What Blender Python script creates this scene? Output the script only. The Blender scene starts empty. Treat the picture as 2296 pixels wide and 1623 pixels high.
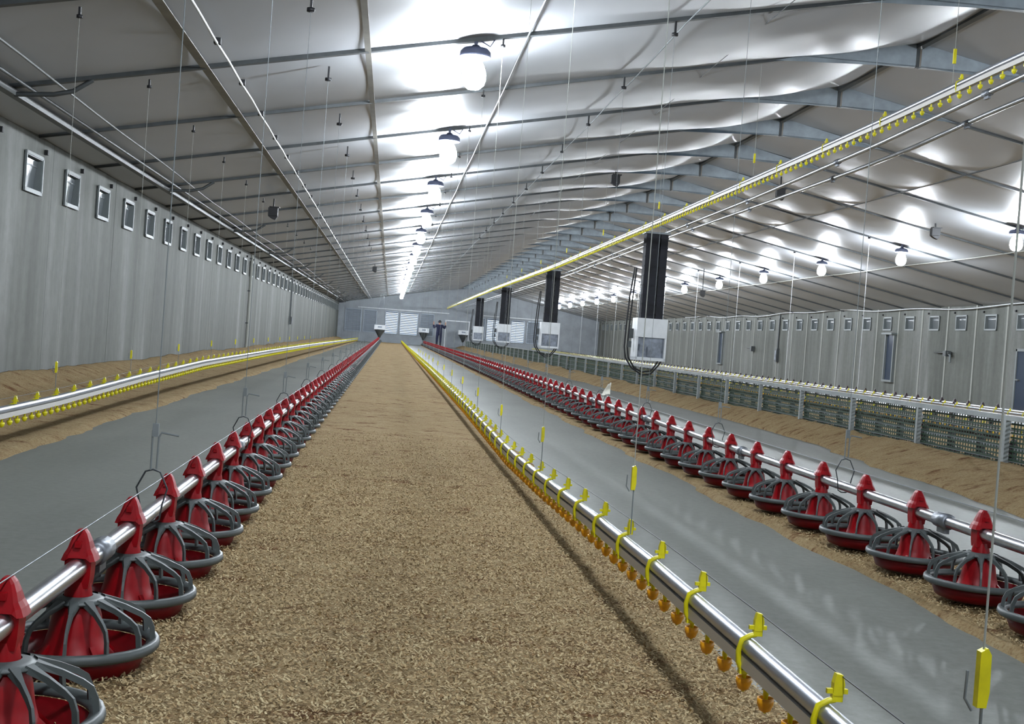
import bpy, math, random
import numpy as np
from mathutils import Matrix, Vector

random.seed(7)
rng = np.random.default_rng(7)
SC = bpy.context.scene
COL = SC.collection
PI = math.pi

# ------------------------------------------------------------------ camera, world, exposure
CAM_H = 0.88
YAW, PITCH, ROLL = math.radians(5.6385), math.radians(-1.0430), math.radians(4.2063)
cam_data = bpy.data.cameras.new('camera')
cam_data.sensor_fit = 'HORIZONTAL'
cam_data.sensor_width = 36.0
cam_data.lens = 36.0 * 2800.0 / 2296.0
cam_data.clip_start = 0.05
cam_data.clip_end = 400
cam = bpy.data.objects.new('camera', cam_data)
COL.objects.link(cam)
_f = Vector((math.sin(YAW) * math.cos(PITCH), math.cos(YAW) * math.cos(PITCH), math.sin(PITCH)))
_r = Vector((math.cos(YAW), -math.sin(YAW), 0))
_u = _r.cross(_f)
_c, _s = math.cos(ROLL), math.sin(ROLL)
_r2, _u2 = _r * _c + _u * _s, _u * _c - _r * _s
M = Matrix((( _r2.x, _u2.x, -_f.x), (_r2.y, _u2.y, -_f.y), (_r2.z, _u2.z, -_f.z))).to_4x4()
M.translation = Vector((0, 0, CAM_H))
cam.matrix_world = M
SC.camera = cam

world = bpy.data.worlds.new('sky')
SC.world = world
world.use_nodes = True
bg = world.node_tree.nodes['Background']
bg.inputs[0].default_value = (0.72, 0.85, 1.0, 1)
bg.inputs[1].default_value = 1.5

SC.view_settings.view_transform = 'Standard'
SC.view_settings.look = 'None'
SC.view_settings.gamma = 1.0
SC.view_settings.use_curve_mapping = False
SC.view_settings.exposure = 0.0
SC.cycles.max_bounces = 6
SC.cycles.diffuse_bounces = 4
SC.cycles.glossy_bounces = 2
SC.cycles.sample_clamp_indirect = 3.0
SC.cycles.use_light_tree = True
SC.cycles.use_denoising = True

BULB_POWER = 600.0         # emission strength of each bulb
BULB_COL = (0.86, 0.93, 1.0)

# ------------------------------------------------------------------ materials
def lin(c):
    return tuple(((v / 255.0) / 12.92 if v / 255.0 <= 0.04045 else ((v / 255.0 + 0.055) / 1.055) ** 2.4) for v in c)

class N:
    def __init__(self, name):
        self.m = bpy.data.materials.new(name)
        self.m.use_nodes = True
        self.nt = self.m.node_tree
        self.b = self.nt.nodes['Principled BSDF']
    def node(self, t, **kw):
        n = self.nt.nodes.new(t)
        for k, v in kw.items():
            setattr(n, k, v)
        return n
    def link(self, a, b):
        self.nt.links.new(a, b)
    def pos(self, scale):
        g = self.node('ShaderNodeNewGeometry')
        mp = self.node('ShaderNodeMapping')
        mp.inputs['Scale'].default_value = scale
        self.link(g.outputs['Position'], mp.inputs['Vector'])
        return mp.outputs['Vector']
    def noise(self, vec, scale, detail=4, rough=0.6):
        n = self.node('ShaderNodeTexNoise')
        n.inputs['Scale'].default_value = scale
        n.inputs['Detail'].default_value = detail
        n.inputs['Roughness'].default_value = rough
        self.link(vec, n.inputs['Vector'])
        return n.outputs['Fac']
    def ramp(self, fac, stops):
        r = self.node('ShaderNodeValToRGB')
        e = r.color_ramp.elements
        while len(e) < len(stops):
            e.new(0.5)
        for el, (p, c) in zip(e, stops):
            el.position = p
            el.color = (*lin(c), 1)
        self.link(fac, r.inputs['Fac'])
        return r.outputs['Color']
    def mix(self, fac, a, b, mode='MIX'):
        m = self.node('ShaderNodeMix', data_type='RGBA', blend_type=mode)
        if isinstance(fac, float):
            m.inputs[0].default_value = fac
        else:
            self.link(fac, m.inputs[0])
        self.link(a, m.inputs[6]); self.link(b, m.inputs[7])
        return m.outputs[2]
    def color(self, out):
        self.link(out, self.b.inputs['Base Color'])
    def bump(self, fac, strength, dist):
        bp = self.node('ShaderNodeBump')
        bp.inputs['Strength'].default_value = strength
        bp.inputs['Distance'].default_value = dist
        self.link(fac, bp.inputs['Height'])
        self.link(bp.outputs['Normal'], self.b.inputs['Normal'])
    def rough(self, r, metal=0.0, spec=None):
        self.b.inputs['Roughness'].default_value = r
        self.b.inputs['Metallic'].default_value = metal
        if spec is not None:
            self.b.inputs['Specular IOR Level'].default_value = spec
        return self

def plain(name, c, rough=0.5, metal=0.0, var=0.0, scale=8.0, spec=None):
    n = N(name)
    n.rough(rough, metal, spec)
    if var > 0:
        f = n.noise(n.pos((1, 1, 1)), scale, 3)
        lo = tuple(max(0, v * (1 - var)) for v in c)
        hi = tuple(min(255, v * (1 + var)) for v in c)
        n.color(n.ramp(f, [(0.3, lo), (0.7, hi)]))
    else:
        n.b.inputs['Base Color'].default_value = (*lin(c), 1)
    return n.m

MAT = {}
def build_materials():
    n = N('precast_concrete'); n.rough(0.75)
    a = n.noise(n.pos((1, 1.0, 0.10)), 1.3, 4, 0.6)
    a2 = n.noise(n.pos((1, 2.4, 0.22)), 2.0, 5, 0.6)
    b = n.noise(n.pos((1, 1, 1)), 7, 5, 0.7)
    base = n.ramp(a, [(0.30, (84, 87, 82)), (0.52, (101, 104, 99)), (0.72, (130, 132, 130))])
    st = n.ramp(a2, [(0.36, (214, 216, 214)), (0.62, (255, 255, 255))])
    fine = n.ramp(b, [(0.35, (222, 222, 220)), (0.65, (255, 255, 255))])
    n.color(n.mix(0.6, n.mix(0.7, base, st, 'MULTIPLY'), fine, 'MULTIPLY'))
    n.bump(b, 0.15, 0.01)
    MAT['wall'] = n.m
    n = N('floor_concrete'); n.rough(0.5)
    a = n.noise(n.pos((0.5, 0.16, 1)), 1.8, 5, 0.6)
    b = n.noise(n.pos((1, 1, 1)), 26, 5, 0.7)
    base = n.ramp(a, [(0.3, (102, 104, 99)), (0.7, (128, 130, 124))])
    fine = n.ramp(b, [(0.3, (205, 205, 203)), (0.7, (255, 255, 255))])
    n.color(n.mix(0.8, base, fine, 'MULTIPLY'))
    n.bump(b, 0.1, 0.004)
    MAT['floor'] = n.m
    n = N('ceiling_film'); n.rough(0.38, 0, 0.4)
    a = n.noise(n.pos((1, 0.4, 1)), 1.2, 3, 0.5)
    n.color(n.ramp(a, [(0.3, (164, 167, 172)), (0.7, (174, 177, 182))]))
    b = n.noise(n.pos((1.0, 1.2, 1)), 1.1, 1, 0.4)
    n.bump(b, 0.12, 0.08)
    MAT['film'] = n.m
    n = N('wood_shavings'); n.rough(0.95, 0, 0.1)
    a = n.noise(n.pos((0.7, 1.3, 1)), 5.5, 5, 0.72)
    b = n.noise(n.pos((1, 1, 1)), 60, 5, 0.75)
    base = n.ramp(a, [(0.33, (118, 86, 60)), (0.44, (164, 144, 112)), (0.75, (182, 166, 134))])
    fine = n.ramp(b, [(0.32, (178, 150, 120)), (0.5, (240, 232, 216)), (0.7, (255, 253, 246))])
    n.color(n.mix(0.85, base, fine, 'MULTIPLY'))
    n.bump(b, 0.9, 0.02)
    MAT['litter'] = n.m
    n = N('shaving_flakes'); n.rough(0.9, 0, 0.1)
    g = n.node('ShaderNodeNewGeometry')
    n.color(n.ramp(g.outputs['Random Per Island'], [(0.0, (134, 106, 74)), (0.2, (160, 138, 102)), (0.6, (172, 152, 116)), (1.0, (188, 172, 136))]))
    MAT['flake'] = n.m
    MAT['red'] = plain('red_plastic', (128, 2, 12), 0.42, 0, 0.08, 20, 0.22)
    MAT['red_pan'] = plain('dark_red_plastic', (92, 2, 8), 0.45, 0, 0.1, 20, 0.22)
    MAT['grey'] = plain('grey_plastic', (64, 70, 70), 0.5, 0, 0.06, 14)
    MAT['pipe'] = plain('galvanised_pipe', (190, 193, 198), 0.3, 1.0, 0.05, 12)
    MAT['coupler'] = plain('steel_coupler', (120, 124, 130), 0.45, 0.8, 0.08, 20)
    MAT['alu'] = plain('aluminium_profile', (168, 172, 182), 0.3, 0.9, 0.04, 10)
    MAT['pvc'] = plain('white_water_pipe', (186, 182, 176), 0.4)
    MAT['yellow'] = plain('yellow_plastic', (206, 196, 12), 0.4, 0, 0.06, 30)
    MAT['orange'] = plain('amber_plastic', (214, 146, 8), 0.4, 0, 0.1, 40)
    MAT['wire'] = plain('steel_wire', (120, 126, 130), 0.45, 0.6)
    MAT['dark_wire'] = plain('dark_wire', (52, 56, 60), 0.5, 0.3)
    MAT['cord'] = plain('pale_cord', (150, 152, 146), 0.8)
    MAT['grey_cord'] = plain('grey_cord', (112, 118, 120), 0.8)
    MAT['black'] = plain('black_rubber', (14, 15, 20), 0.6, 0, 0.2, 10)
    MAT['black_fabric'] = plain('black_fabric', (20, 22, 30), 0.8, 0, 0.25, 7)
    MAT['frame'] = plain('dark_steel', (74, 78, 80), 0.5, 0.3, 0.1, 6)
    MAT['gusset'] = plain('galvanised_plate', (142, 152, 160), 0.5, 0.15, 0.08, 5)
    MAT['rail'] = plain('galvanised_rail', (100, 103, 103), 0.55, 0.1, 0.08, 6)
    MAT['strap'] = plain('timber_strap', (142, 140, 134), 0.7, 0, 0.06, 5)
    MAT['white'] = plain('white_plastic', (214, 218, 222), 0.4, 0, 0.03, 6)
    MAT['box_window'] = plain('grey_sheet_metal', (112, 118, 128), 0.3, 0.4, 0.2, 9)
    MAT['cap'] = plain('dark_lamp_holder', (70, 76, 98), 0.5)
    MAT['inlet'] = plain('pale_inlet_frame', (104, 111, 112), 0.5)
    MAT['flap'] = plain('inlet_flap', (104, 110, 114), 0.16, 0.2)
    MAT['fence_steel'] = plain('fence_steel', (150, 156, 156), 0.45, 0.4, 0.06, 6)
    MAT['fence_net'] = plain('green_net_wire', (22, 50, 30), 0.6)
    MAT['shutter'] = plain('blue_grey_slat', (150, 160, 172), 0.4, 0.2)
    MAT['shutter_light'] = plain('white_slat', (96, 106, 120), 0.5)
    MAT['end_wall'] = plain('end_wall_sheet', (140, 146, 152), 0.6, 0, 0.06, 2)
    MAT['strip'] = plain('pale_joint_strip', (146, 148, 142), 0.7)
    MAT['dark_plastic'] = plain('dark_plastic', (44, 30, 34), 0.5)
    MAT['glass'] = plain('dark_glass', (56, 66, 82), 0.12, 0.0)
    MAT['skin'] = plain('skin', (190, 140, 116), 0.6)
    MAT['navy'] = plain('navy_cloth', (26, 30, 58), 0.85, 0, 0.15, 12)
    MAT['boot'] = plain('black_boot', (18, 20, 24), 0.5)
    MAT['hair'] = plain('dark_hair', (30, 26, 34), 0.7)
    MAT['paper'] = plain('white_paper', (226, 224, 212), 0.8)
    n = N('lit_bulb')
    n.b.inputs['Base Color'].default_value = (0.9, 0.9, 0.9, 1)
    n.b.inputs['Emission Color'].default_value = (*BULB_COL, 1)
    n.b.inputs['Emission Strength'].default_value = BULB_POWER
    MAT['bulb'] = n.m
build_materials()

# ------------------------------------------------------------------ mesh helpers
class MB:
    """collects shapes, builds ONE mesh object"""
    def __init__(self):
        self.v = []; self.f = []; self.mi = []; self.sm = []; self.n = 0
    def add(self, V, F, mi=0, smooth=False):
        V = np.asarray(V, float).reshape(-1, 3)
        self.v.append(V)
        for f in F:
            self.f.append(tuple(i + self.n for i in f))
        self.mi += [mi] * len(F); self.sm += [smooth] * len(F)
        self.n += len(V)
        return self
    def box(self, c, s, mi=0, rot=None):
        x, y, z = s[0] / 2, s[1] / 2, s[2] / 2
        V = np.array([(-x, -y, -z), (x, -y, -z), (x, y, -z), (-x, y, -z), (-x, -y, z), (x, -y, z), (x, y, z), (-x, y, z)])
        if rot is not None:
            V = V @ np.array(rot).T
        V = V + np.array(c)
        return self.add(V, [(0, 3, 2, 1), (4, 5, 6, 7), (0, 1, 5, 4), (1, 2, 6, 5), (2, 3, 7, 6), (3, 0, 4, 7)], mi)
    def bar(self, p, q, w, h, mi=0, up=(0, 0, 1)):
        """rectangular bar from p to q (w sideways, h along up)"""
        p = np.array(p, float); q = np.array(q, float)
        d = q - p; L = np.linalg.norm(d); d /= L
        u = np.array(up, float); s = np.cross(d, u); s /= np.linalg.norm(s); u = np.cross(s, d)
        R = np.stack([s, d, u], 1)
        return self.box((p + q) / 2, (w, L, h), mi, R)
    def tube(self, pts, r, n=8, mi=0, cap=True, closed=False):
        P = np.array(pts, float); m = len(P)
        if closed:
            T = np.roll(P, -1, 0) - np.roll(P, 1, 0)
        else:
            T = np.gradient(P, axis=0)
        T /= np.linalg.norm(T, axis=1)[:, None]
        rr = np.full(m, r) if np.isscalar(r) else np.array(r, float)
        ref = np.array([0, 0, 1.0]) if abs(T[0][2]) < 0.9 else np.array([1.0, 0, 0])
        V = []
        a = np.linspace(0, 2 * PI, n, endpoint=False)
        nprev = None
        for i in range(m):
            t = T[i]
            nn = ref if nprev is None else nprev
            nn = nn - t * (nn @ t); nn /= np.linalg.norm(nn)
            nprev = nn
            b = np.cross(t, nn)
            V.append(P[i] + rr[i] * (np.cos(a)[:, None] * nn + np.sin(a)[:, None] * b))
        V = np.concatenate(V)
        F = []
        for i in range(m if closed else m - 1):
            j = (i + 1) % m
            for k in range(n):
                l = (k + 1) % n
                F.append((i * n + k, i * n + l, j * n + l, j * n + k))
        self.add(V, F, mi, True)
        if cap and not closed:
            self.add(V[:n], [tuple(range(n))[::-1]], mi)
            self.add(V[-n:], [tuple(range(n))], mi)
        return self
    def lathe(self, prof, n=20, c=(0, 0, 0), mi=0, smooth=True):
        a = np.linspace(0, 2 * PI, n, endpoint=False)
        V = np.concatenate([np.stack([r * np.cos(a), r * np.sin(a), np.full(n, z)], 1) for r, z in prof]) + np.array(c)
        F = []
        for i in range(len(prof) - 1):
            for k in range(n):
                l = (k + 1) % n
                F.append((i * n + k, i * n + l, (i + 1) * n + l, (i + 1) * n + k))
        return self.add(V, F, mi, smooth)
    def prism(self, poly, y0, y1, mi=0):
        """polygon in XZ extruded along Y"""
        n = len(poly)
        V = [(x, y0, z) for x, z in poly] + [(x, y1, z) for x, z in poly]
        F = [tuple(range(n)), tuple(range(n, 2 * n))[::-1]]
        for k in range(n):
            l = (k + 1) % n
            F.append((k, k + n, l + n, l))
        return self.add(V, F, mi)
    def grid(self, X, Y, Z, mi=0, smooth=True):
        r, c = X.shape
        V = np.stack([X, Y, Z], -1).reshape(-1, 3)
        i = np.arange(r * c).reshape(r, c)
        F = np.stack([i[:-1, :-1], i[:-1, 1:], i[1:, 1:], i[1:, :-1]], -1).reshape(-1, 4).tolist()
        return self.add(V, F, mi, smooth)
    def mesh(self, name, mats):
        me = bpy.data.meshes.new(name)
        me.from_pydata(np.concatenate(self.v).tolist() if self.v else [], [], self.f)
        for m in (mats if isinstance(mats, (list, tuple)) else [mats]):
            me.materials.append(MAT[m])
        me.polygons.foreach_set('material_index', self.mi)
        me.polygons.foreach_set('use_smooth', self.sm)
        me.update()
        return me

def obj(name, me, parent=None, loc=(0, 0, 0), rotz=0.0, **props):
    o = bpy.data.objects.new(name, me)
    COL.objects.link(o)
    o.location = loc
    if rotz:
        o.rotation_euler = (0, 0, rotz)
    if parent is not None:
        o.parent = parent
    for k, v in props.items():
        o[k] = v
    return o

def thing(name, label, cat, loc=(0, 0, 0), rotz=0.0, group=None):
    o = obj(name, None, None, loc, rotz, label=label, category=cat)
    o.empty_display_size = 0.2
    if group:
        o['group'] = group
    return o

def dup(root, loc, label=None, group=None):
    r = root.copy(); COL.objects.link(r); r.location = loc
    if label: r['label'] = label
    if group: r['group'] = group
    for ch in list(root.children):
        c = ch.copy(); COL.objects.link(c); c.parent = r
        for g in ch.children:
            d = g.copy(); COL.objects.link(d); d.parent = c
    return r

ORD = ['first', 'second', 'third', 'fourth', 'fifth', 'sixth', 'seventh', 'eighth', 'ninth', 'tenth', 'eleventh', 'twelfth', 'thirteenth',
       'fourteenth', 'fifteenth', 'sixteenth', 'seventeenth', 'eighteenth', 'nineteenth', 'twentieth']

_T = {20: 'twenty', 30: 'thirty', 40: 'forty'}
_T.update({50: 'fifty'})
ORD += [f'{_T[a]}-{o}' if o else {20: 'twentieth', 30: 'thirtieth', 40: 'fortieth'}[a] for a in (20, 30, 40) for o in [''] + ORD[:9] if not (a == 20 and o == '')]

def lerp(pts, y):
    p = sorted(pts)
    return float(np.interp(y, [a for a, b in p], [b for a, b in p]))

_tab = rng.random((256, 256))
def vnoise(x, y):
    """smooth value noise, 0..1"""
    x0 = np.floor(x).astype(int); y0 = np.floor(y).astype(int)
    fx = x - x0; fy = y - y0
    fx = fx * fx * (3 - 2 * fx); fy = fy * fy * (3 - 2 * fy)
    t = lambda i, j: _tab[i % 256, j % 256]
    return (t(x0, y0) * (1 - fx) + t(x0 + 1, y0) * fx) * (1 - fy) + (t(x0, y0 + 1) * (1 - fx) + t(x0 + 1, y0 + 1) * fx) * fy
def fbm(x, y, o=4):
    s = 0; a = 0.5
    for k in range(o):
        s = s + a * vnoise(x * 2 ** k + 17.3 * k, y * 2 ** k + 9.1 * k); a *= 0.5
    return s

# ------------------------------------------------------------------ dimensions
XL, XR, XC = -3.60, 14.28, 5.34          # side walls, ridge
Y0, Y1 = -5.88, 85.38                    # end walls
BAY = 2.34
FR0 = 12.84
def ceil_z(x):
    d = x - XL if x <= XC else XR - x
    return 2.558 + 0.197 * d
def frame_z(x):
    d = x - XL if x <= XC else XR - x
    return 2.525 + 0.197 * d
FRAMES = [FR0 + BAY * k for k in range(-8, 32)]

# ------------------------------------------------------------------ structure: floor, walls, ceiling
def structure(name, me, parent=None, loc=(0, 0, 0)):
    o = obj(name, me, parent, loc)
    if parent is None:
        o['kind'] = 'structure'
    return o

structure('floor', MB().box(((XL + XR) / 2, (Y0 + Y1) / 2, -0.1), (XR - XL + 0.6, Y1 - Y0 + 0.6, 0.2)).mesh('floor', 'floor'))

MOD_L, MOD_R = 1.484, 1.564
def side_wall(name, x, sgn, MOD, zin, first_phase):
    """precast panels, two inlet openings each; sgn = direction out of the room"""
    w = structure(name, MB().box((x + sgn * 0.27, (Y0 + Y1) / 2, 1.4), (0.04, Y1 - Y0 + 0.4, 2.8)).mesh('outer_skin', 'wall'))
    P = 2 * MOD; gap = 0.012; t = 0.24; top = 2.66
    hw, hh = 0.29, 0.185
    m = MB()
    cx = x + sgn * t / 2 - x
    y0, y1 = gap / 2, P - gap / 2
    c1, c2 = MOD / 2, MOD * 1.5
    m.box((cx, (y0 + y1) / 2, (zin - hh) / 2), (t, y1 - y0, zin - hh))
    m.box((cx, (y0 + y1) / 2, (zin + hh + top) / 2), (t, y1 - y0, top - zin - hh))
    for a, b in ((y0, c1 - hw), (c1 + hw, c2 - hw), (c2 + hw, y1)):
        m.box((cx, (a + b) / 2, zin), (t, b - a, 2 * hh))
    me = m.mesh('wall_panel', 'wall')
    ys = []
    y = first_phase
    while y - P > Y0 - P: y -= P
    while y < Y1:
        ys.append(y); y += P
    for y in ys:
        obj('wall_panel', me, w, (x + sgn * 0.004 * rng.random(), y, 0))
    if sgn > 0:
        sm_ = MB().box((-0.006, 0, 1.33), (0.012, 0.07, 2.6)).mesh('joint_strip', 'strip')
        for y in ys:
            for q in (0, 1):
                obj('joint_strip', sm_, w, (x, y + q * P / 2, 0))
    return w, ys

WL, panels_l = side_wall('wall_left', XL, -1, MOD_L, 2.156, 12.68 + MOD_L / 2)
WR, panels_r = side_wall('wall_right', XR, 1, MOD_R, 2.12, 28.69 + MOD_R / 2)
structure('wall_back', MB().box((XC, Y0 - 0.1, 2.3), (XR - XL + 1, 0.2, 4.8)).mesh('wall_back', 'wall'))

ceiling = obj('ceiling', None, None, kind='structure')
def film_panel(side):
    nu, nv = 60, 13
    u = np.linspace(0, 1, nu); v = np.linspace(0, 1, nv)
    U, V = np.meshgrid(u, v)
    X = XL + (XC - XL) * U
    Z = 2.558 + 0.197 * (X - XL)
    prof = np.sin(PI * np.clip(V, 0, 1)) ** 0.8
    if side < 0:
        b = np.exp(-((U - 0.86 - 0.10 * (V - 0.5)) / 0.09) ** 2)
        amp = 0.02 + 0.13 * b + 0.03 * np.exp(-((U - 0.72) / 0.05) ** 2)
        wr = 0.007 * np.sin(U * 70 + V * 9) * np.exp(-((U - 0.8) / 0.1) ** 2)
    else:
        b = np.exp(-((U - 0.62) / 0.16) ** 2)
        amp = 0.02 + 0.05 * b
        wr = 0.0
    Z = Z - (amp + wr) * prof
    if side > 0:
        X = 2 * XC - X
    return MB().grid(X, V * BAY, Z).mesh('ceiling_panel', 'film')
pl, pr_ = film_panel(-1), film_panel(1)
for y in FRAMES[:-1]:
    obj('ceiling_panel', pl, ceiling, (0, y, 0))
    obj('ceiling_panel', pr_, ceiling, (0, y, 0))
# insulation boards above the film close the roof
m = MB()
for a, b in ((XL - 0.4, XC), (XC, XR + 0.4)):
    za = ceil_z(max(a, XL)) + (0.0 if a > XL - 0.1 else -0.07) + 0.06
    zb = ceil_z(min(b, XR)) + (0.0 if b < XR + 0.1 else -0.07) + 0.06
    m.add([(a, Y0 - .3, za), (b, Y0 - .3, zb), (b, Y1 + .3, zb), (a, Y1 + .3, za)], [(0, 1, 2, 3)])
    m.add([(a, Y0 - .3, za + .1), (b, Y0 - .3, zb + .1), (b, Y1 + .3, zb + .1), (a, Y1 + .3, za + .1)], [(0, 1, 2, 3)])
obj('roof_deck', m.mesh('roof_deck', 'film'), ceiling)

def rafter_mesh(w):
    m = MB()
    for s in (-1, 1):
        x0 = XL if s < 0 else XR
        m.bar((x0, 0, frame_z(x0) + 0.03), (XC, 0, frame_z(XC) + 0.03), w, 0.06)
    return m.mesh('rafter', 'frame')
rafter_thick, rafter_thin = rafter_mesh(0.06), rafter_mesh(0.032)
def gusset_mesh(s):
    e = 3.80; zb = 4.065
    poly = [(e, frame_z(e) + 0.01), (XC - 0.03, frame_z(XC) + 0.03), (XC - 0.03, zb), (e + 0.25, zb - 0.005)]
    if s > 0:
        poly = [(2 * XC - x, z) for x, z in poly][::-1]
    m = MB().prism(poly, -0.035, -0.029)
    xa, xb = (e + 0.25, XC - 0.03) if s < 0 else (2 * XC - e - 0.25, XC + 0.03)
    m.bar((xa, 0, zb), (xb, 0, zb + 0.003), 0.07, 0.012)
    return m.mesh('gusset_plate', 'gusset')
gus = [gusset_mesh(-1), gusset_mesh(1)]
post_me = MB().box((XC, 0, (4.06 + frame_z(XC)) / 2), (0.03, 0.04, frame_z(XC) - 4.06)).mesh('king_post', 'frame')
m = MB()
m.tube([(-3.16, 0, frame_z(-3.16) - 0.05), (-2.85, 0, frame_z(-2.85) - 0.085), (-2.70, 0, frame_z(-2.70) - 0.075), (-2.55, 0, frame_z(-2.55) - 0.0)], 0.02, 6)
knee_me = m.mesh('knee_brace', 'frame')
for k, y in enumerate(FRAMES):
    thick = (k - 7) % 3 == 0 or k == 6
    obj('rafter', rafter_thick if thick else rafter_thin, ceiling, (0, y, 0))
    obj('gusset_plate', gus[0], ceiling, (0, y, 0)); obj('gusset_plate', gus[1], ceiling, (0, y, 0))
    obj('king_post', post_me, ceiling, (0, y, 0))
    if (k - 7) % 3 == 0:
        obj('knee_brace', knee_me, ceiling, (0, y, 0))
obj('ridge_beam', MB().bar((XC, Y0, 4.285), (XC, Y1, 4.285), 0.07, 0.06).mesh('ridge_beam', 'frame'), ceiling)
for x, w in ((-1.66, 0.075), (-0.35, 0.05)):
    obj('ceiling_strap', MB().bar((x, Y0, ceil_z(x) - 0.028), (x, Y1, ceil_z(x) - 0.028), w, 0.008).mesh('ceiling_strap', 'strap'), ceiling)

# far end wall with shutters (daylight comes through the open ones)
SHUT0 = [(-3.30, -2.15, 0), (-2.00, -1.05, 0), (-0.45, 0.47, 1), (0.62, 1.90, 1), (2.05, 3.05, 0), (6.05, 6.75, 0), (6.85, 7.95, 1), (8.62, 9.62, 1), (9.78, 10.9, 0)]
SHUT = [(a * 0.949, b * 0.949, o) for a, b, o in SHUT0]
ZS0, ZS1 = 0.64, 2.17
m = MB()
x = XL - 0.3
for a, b, op in SHUT:
    if op:
        m.box(((x + a) / 2, Y1 + 0.06, (ZS0 + ZS1) / 2), (a - x, 0.12, ZS1 - ZS0)); x = b
m.box(((x + XR + .3) / 2, Y1 + 0.06, (ZS0 + ZS1) / 2), (XR + .3 - x, 0.12, ZS1 - ZS0))
m.box((XC, Y1 + 0.06, ZS0 / 2), (XR - XL + .6, 0.12, ZS0))
m.prism([(XL - .3, ZS1), (XR + .3, ZS1), (XR + .3, 2.7), (XC, 4.6), (XL - .3, 2.7)], Y1, Y1 + 0.12)
WE = structure('wall_end', m.mesh('wall_end', 'end_wall'))
obj('top_rail', MB().box((0.8, Y1 - 0.03, 2.31), (6.2, 0.06, 0.05)).mesh('top_rail', 'white'), WE)
obj('top_rail', MB().box((8.5, Y1 - 0.03, 2.34), (4.6, 0.06, 0.05)).mesh('top_rail', 'white'), WE)
WHERE = ['dim blue grey wall shutter in the left corner of the far end wall', 'dim blue grey wall shutter second from the left corner of the far wall',
         'bright daylit louvre shutter, left of the two side by side at the aisle end', 'bright daylit louvre shutter, right of the two side by side at the aisle end',
         'dim shutter on the far wall just left of the person', 'narrow dim shutter on the far wall right of the small end door', 'bright daylit louvre shutter seen between the two farthest heaters',
         'bright daylit louvre shutter seen between the second and third heaters', 'dim barred shutter on the far wall, nearest the right wall']
for (a, b, op), lab in zip(SHUT, WHERE):
    t = thing('louvre_shutter', lab, 'shutter', ((a + b) / 2, Y1 - 0.02, ZS0), 0, 'louvre shutters of the far end wall')
    w = b - a
    m = MB()
    for sx in (-1, 1):
        m.box((sx * (w / 2 - 0.02), 0, (ZS1 - ZS0) / 2), (0.04, 0.1, ZS1 - ZS0))
    m.box((0, 0, 0.02), (w, 0.1, 0.04)); m.box((0, 0, ZS1 - ZS0 - 0.02), (w, 0.1, 0.04))
    obj('frame', m.mesh('shutter_frame', 'shutter'), t)
    ns = 13
    ang = 0.5 if op else 0.85
    R = ((1, 0, 0), (0, math.cos(ang), -math.sin(ang)), (0, math.sin(ang), math.cos(ang)))
    sm = MB().box((0, 0, 0), (w - 0.08, 0.11, 0.008), 0, R).mesh('slat', 'shutter_light' if op else 'shutter')
    for i in range(ns):
        obj('slat', sm, t, (0, 0, 0.09 + i * (ZS1 - ZS0 - 0.16) / (ns - 1)))
d = thing('end_door', 'pale small service door in the far end wall behind the person', 'door', (4.5, Y1 - 0.03, 0))
lf = obj('leaf', MB().box((0, 0, 0.9), (1.5, 0.05, 1.8)).mesh('leaf', 'end_wall'), d)
m = MB(); m.box((0, -0.02, 1.83), (1.7, 0.08, 0.07)); m.box((-0.8, -0.02, 0.9), (0.07, 0.08, 1.8)); m.box((0.8, -0.02, 0.9), (0.07, 0.08, 1.8))
obj('door_frame', m.mesh('door_frame', 'white'), d)
obj('handle', MB().box((0.6, -0.06, 0.95), (0.12, 0.05, 0.03)).mesh('handle', 'frame'), lf)

# ------------------------------------------------------------------ litter
ygrid = np.concatenate([np.arange(0.6, 7, 0.028), np.arange(7, 16, 0.08), np.arange(16, 40, 0.3), np.arange(40, 85.2, 1.0)])
def litter(name, label, x0, x1, height, ystart, yend=90.0, nx=70, edge=0.06, mat='litter'):
    ys = ygrid[(ygrid >= ystart) & (ygrid <= yend)]
    t = np.linspace(0, 1, nx)
    T, Y = np.meshgrid(t, ys)
    base0 = x0(Y) if callable(x0) else x0 + 0 * Y
    wob0 = (fbm(Y * 1.7 + 3, Y * 0.3 + base0) - 0.47) * edge * 2.2
    wob1 = (fbm(Y * 1.7 + 31, Y * 0.3 + x1) - 0.47) * edge * 2.2
    A = base0 + (0 if x0 == XL else wob0)
    B = x1 + wob1
    X = A + (B - A) * T
    H = height(X, Y, T)
    Z = H + (fbm(X * 9, Y * 9, 3) - 0.47) * np.minimum(0.028, H * 0.7) + (fbm(X * 40, Y * 40, 2) - 0.37) * np.minimum(0.014, H * 0.4)
    Z = np.where((T == 0) | (T == 1), -0.01, Z)
    o = obj(name, MB().grid(X, Y, Z).mesh(name, mat), None, kind='stuff', label=label, category='litter')
    return o

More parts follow.
